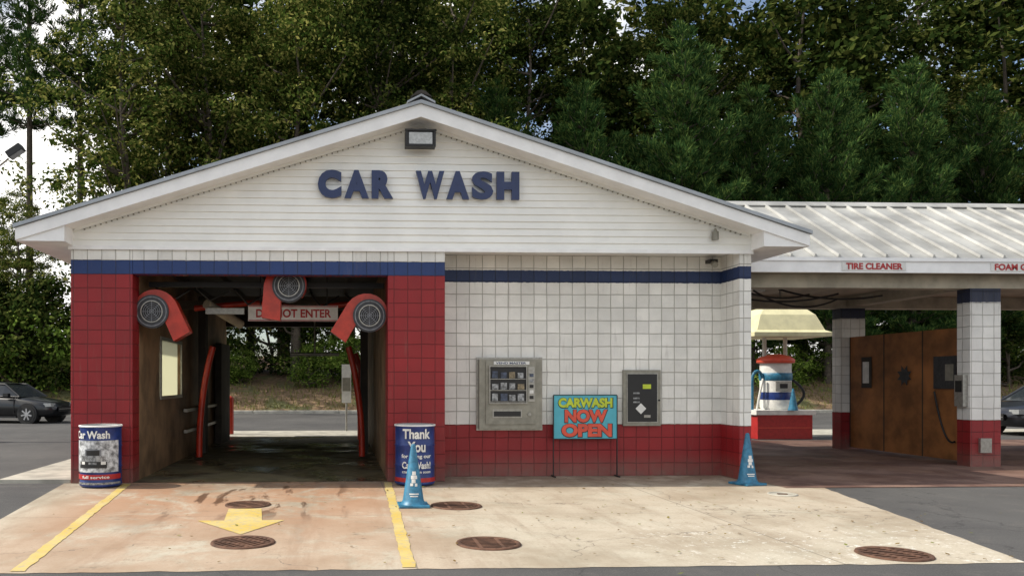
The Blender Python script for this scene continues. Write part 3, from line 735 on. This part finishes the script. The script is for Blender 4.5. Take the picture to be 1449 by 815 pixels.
def decid(name,H,base,R,ncl,nl,ls,key,trunk=.28,limbs=34,rough=1.0,cs=1.0):
    T=MB(); seg=7; cps=[]
    for i in range(seg+1):
        t=i/seg; cps.append(Vector((math.sin(i*1.3+H)*.25*t,math.cos(i*1.7+H)*.25*t,-1+(H*.9+1)*t)))
    for i in range(seg): T.cyl(cps[i],cps[i+1],trunk*(1-i/seg)+.04,trunk*(1-(i+1)/seg)+.04,'bark',8,False)
    Cs=[];
    while len(Cs)<ncl:
        z=rng.uniform(base,H); t=(z-base)/(H-base)
        Rz=R*(math.sin(math.pi*min(1,(t*.85+.12)))**.6)*(1+.34*rough*math.sin(z*1.7+H)+.2*rough*math.sin(z*4.1))
        a=rng.uniform(0,2*math.pi); rr=Rz*math.sqrt(rng.uniform(.12,1))*(1+.3*math.sin(3*a+z*1.3))
        Cs.append((rr*math.cos(a),rr*math.sin(a),z))
    Cs=np.array(Cs)
    for i in rng.choice(len(Cs),min(limbs,len(Cs)),replace=False):
        c=Vector(Cs[i]); zt=max(base*.5,c.z-abs(Vector((c.x,c.y)).length)*.7); tt=min(1,(zt+1)/(H*.9+1)); k_=min(seg-1,int(tt*seg)); s0=cps[k_].lerp(cps[k_+1],tt*seg-k_)
        mid=s0.lerp(c,.5)+Vector((0,0,-.3)); T.cyl(s0,mid,.09,.06,'bark',5,False); T.cyl(mid,c,.06,.02,'bark',5,False)
    Q=[]
    for c in Cs:
        n=int(nl*rng.uniform(.5,1.4)); cr=rng.uniform(.4,1.2)*cs
        d=unit(rng.normal(0,1,(n,3))); rad=cr*rng.uniform(.2,1.15,(n,1))**.7
        pos=c+d*rad*np.array([1.2,1.2,.6]); Q.append(leaves(pos,d+np.array([-.3,-.2,.8]),ls))
    return quads_mesh(name,T,np.concatenate(Q),key)
def pine(name,H,base,R,key,dens=1.0,tuft=.42,k_=18):
    T=MB(); T.cyl((0,0,-1),(0,0,H*.6),.24,.14,'bark',8,False); T.cyl((0,0,H*.6),(0,0,H-.2),.14,.03,'bark',8,False)
    Q=[]; z=base
    def tufts(P,dirs):
        n=len(P)
        d=unit(np.repeat(dirs,k_,0)+rng.normal(0,.6,(n*k_,3))+np.array([0,0,.25])); L_=tuft*rng.uniform(.6,1.1,(n*k_,1))
        p0=np.repeat(P,k_,0)+rng.normal(0,.06,(n*k_,3)); sd_=unit(np.cross(d,rng.normal(0,1,(n*k_,3))))*.026
        Q.append(np.stack([p0,p0+d*L_*.5+sd_,p0+d*L_,p0+d*L_*.5-sd_],1))
    while z<H-.3:
        t=(z-base)/(H-base); Lb=R*(1-t)**.7*rng.uniform(.6,1.25)+.2
        nb=rng.integers(4,8); a0=rng.uniform(0,6.28)
        for i in range(nb):
            a=a0+6.283*i/nb+rng.uniform(-.3,.3); L1=Lb*rng.uniform(.5,1.35)
            dr=np.array([math.cos(a),math.sin(a),0.]); rise=.25+.7*t
            ns=max(3,int(L1*4.5*dens)); P=[];D_=[]
            for s_ in np.linspace(.3,1,ns):
                c=dr*L1*s_+np.array([0,0,z+rise*L1*s_**1.6])
                for q_ in range(3):
                    off=rng.normal(0,.26*(1.2-s_*.6)*min(1,L1),3); off[2]=abs(off[2])*.5
                    P.append(c+off); D_.append(dr*.6+np.array([0,0,.7])+off*1.5)
            tufts(np.array(P),np.array(D_))
            e=dr*L1*.5+np.array([0,0,z+rise*L1*.5**1.6]); e2=dr*L1+np.array([0,0,z+rise*L1]); 
            T.cyl((0,0,z),tuple(e),.045,.03,'bark',4,False); T.cyl(tuple(e),tuple(e2),.03,.01,'bark',4,False)
        z+=rng.uniform(.5,.85)/max(.6,dens)
    tufts(np.array([[0,0,H-.3+.1*i] for i in range(4)]),np.array([[0,0,1.]]*4))
    return quads_mesh(name,T,np.concatenate(Q),key)
D=[decid('deciduous_a',22,3,4.2,300,95,.115,'leafA'),decid('deciduous_b',25,4,4.6,300,85,.135,'leafB'),decid('deciduous_c',20,2.5,3.9,250,95,.11,'leafA')]
DF=[decid('far_tree_a',26,5,4.8,220,38,.26,'leafB',.34,16),decid('far_tree_b',23,4,4.6,210,38,.25,'leafA',.34,16)]
S=[decid('shrub_a',3.2,.3,1.9,50,80,.10,'leafS',.08,10,1,.8),decid('shrub_b',4.6,.3,2.2,70,80,.11,'leafB',.08,10,1,.8)]
P=[pine('pine_a',19,2.5,3.6,'leafP'),pine('pine_b',17,2,3.3,'leafP'),pine('pine_tall',27,14,3.2,'leafP',.6,.5)]
def place(me,name,x,y,s=1,rot=None,parent=None,z=None,sz=None):
    o=bpy.data.objects.new(name,me); COL.objects.link(o)
    zz=bankz(y) if z is None else z
    o.location=(x,y,zz-.15); o.rotation_euler[2]=rng.uniform(-.6,.6) if rot is None else rot; o.scale=(s,s,sz or s)
    if parent: o.parent=parent
    return o
for x,y,k_,s in [(-11.2,31,0,1.0),(-7.2,32.5,2,1.1),(-2.4,32.5,0,.98),(2.3,33,1,.92),(6.4,33.5,2,1.12)]:
    place(D[k_],'deciduous_tree',x,y,s,rot=k_*1.3+x)
for x,y,k_,s in [(-16.6,31,2,.48),(-20.2,32,0,.48),(-18.3,35,2,.52),(-25,33,1,.5)]: place(D[k_],'deciduous_tree',x,y,s,rot=x)
for x,y,k_,s in [(8.4,31.4,1,.93),(13.2,31.5,1,.95),(18.6,31.2,0,1.02),(22.8,32,1,.95),(26.8,31.5,0,.9),(31.6,31.5,0,.93),(36,32,1,.95),(16,33.5,1,.75),(29.3,34,1,1.0)]:
    place(P[k_],'pine_tree',x,y,s,rot=x)
for x,y in [(-17.2,34),(-14.9,35.5),(-20.5,36)]: place(P[2],'tall_pine_tree',x,y,1,rot=x)
F=empty('forest_backdrop',(0,0,0))
for j,(y,x0,st,sc) in enumerate([(37.5,-10.5,4.4,1.0),(45,-13,4.6,1.2)]):
    x=x0
    while x<60:
        me=(D+DF)[int(rng.integers(0,5))] if j==0 else DF[int(rng.integers(0,2))]
        place(me,'forest_tree',x+rng.uniform(-1,1),y+rng.uniform(-1.5,1.5),sc*rng.uniform(.82,1.1),parent=F,rot=rng.uniform(0,6.28)); x+=st
for i in range(8): place(DF[i%2],'forest_tree',-52+i*4,44+rng.uniform(-2,2),.5,parent=F,rot=i)
U=empty('undergrowth_shrubs',(0,0,0))
x=-42
while x<50:
    for yy in (31.2,34):
        place(S[0 if (yy<32 and -8<x<6) else int(rng.integers(0,2))],'shrub',x+rng.uniform(-.9,.9),yy+rng.uniform(-.8,.8),rng.uniform(.6,1.2)*(1 if yy>32 else .8),parent=U,rot=rng.uniform(0,6.28))
    x+=2.2
place(S[0],'shrub',14.5,20.5,.8,z=.15)
for i in range(9): place(S[i%2],'shrub',-24+i*1.3,29.8+.3*(i%3),1.2,parent=U,rot=i)
ng=9000
gx=rng.uniform(-30,45,ng); gy=26.4+rng.uniform(0,1,ng)**1.2*5
base=np.stack([gx,gy,np.array([bankz(v) for v in gy])-.02],1); dr=unit(np.stack([rng.normal(0,.4,ng),rng.normal(0,.4,ng),np.ones(ng)],1)); hh=rng.uniform(.1,.4,(ng,1))
sd_=unit(np.cross(dr,rng.normal(0,1,(ng,3))))*.025
Gq=np.stack([base-sd_,base+dr*hh*.5-sd_*.6,base+dr*hh,base+sd_],1)
M['grass']=leafmat('dry_grass',(.1,.09,.03),(.2,.17,.07),(.18,.24,.06),.3,(.9,1.1))
gm=quads_mesh('bank_grass',MB(),Gq,'grass'); o=bpy.data.objects.new('bank_grass',gm); COL.objects.link(o)
nf=260
fx=np.concatenate([rng.uniform(-3.3,6,nf//2),rng.normal(4.2,1.3,nf//2)]); fy=np.concatenate([rng.uniform(-5.5,.3,nf//2),rng.normal(-3.2,1.2,nf//2)])
C_=np.stack([fx,fy,rng.uniform(.016,.024,nf)],1)
Q=leaves(C_,np.tile([0,0,4.],(nf,1)),.022,.6)
M['fallen']=leafmat('fallen_leaves',(.10,.06,.02),(.22,.15,.05),(.16,.2,.05),.1,(.9,1.1))
o=bpy.data.objects.new('fallen_leaves',quads_mesh('fallen_leaves',MB(),Q,'fallen')); COL.objects.link(o)

# ---------------------------------------------------------------- light, world, camera
EL=46
sd=Vector((math.cos(math.radians(EL))*1.0,-.04,-math.sin(math.radians(EL)))).normalized()
sl_=bpy.data.lights.new('sun','SUN'); sl_.energy=5.0; sl_.angle=math.radians(.5); sl_.color=(1,.93,.81)
so=bpy.data.objects.new('sun',sl_); COL.objects.link(so); so.location=(-20,0,25); so.rotation_euler=sd.to_track_quat('-Z','Y').to_euler()
wd=bpy.data.worlds.new('World'); scene.world=wd; wd.use_nodes=True; nt=wd.node_tree
bg=nt.nodes['Background']; sky=N(nt,'ShaderNodeTexSky'); sky.sky_type='NISHITA'; sky.sun_disc=False
sky.sun_elevation=math.radians(EL); sky.sun_rotation=math.radians(273); sky.dust_density=1.5
tc=N(nt,'ShaderNodeTexCoord').outputs['Generated']
cl=mr(nt,noise(nt,tc,3.0,5,.6,.3),.43,.59)
c=mix(nt,cl,sky.outputs[0],(11.0,10.7,10.2)); nt.links.new(c,bg.inputs[0]); bg.inputs[1].default_value=.15
cam=bpy.data.cameras.new('camera'); co=bpy.data.objects.new('camera',cam); COL.objects.link(co); scene.camera=co
co.location=(0,-12,1.48); co.rotation_euler=(math.radians(90),0,math.radians(-2.5))
cam.sensor_width=36; cam.lens=36*1150/1449; cam.shift_x=194.5/1449; cam.shift_y=132.5/1449; cam.clip_end=1500; cam.clip_start=.1
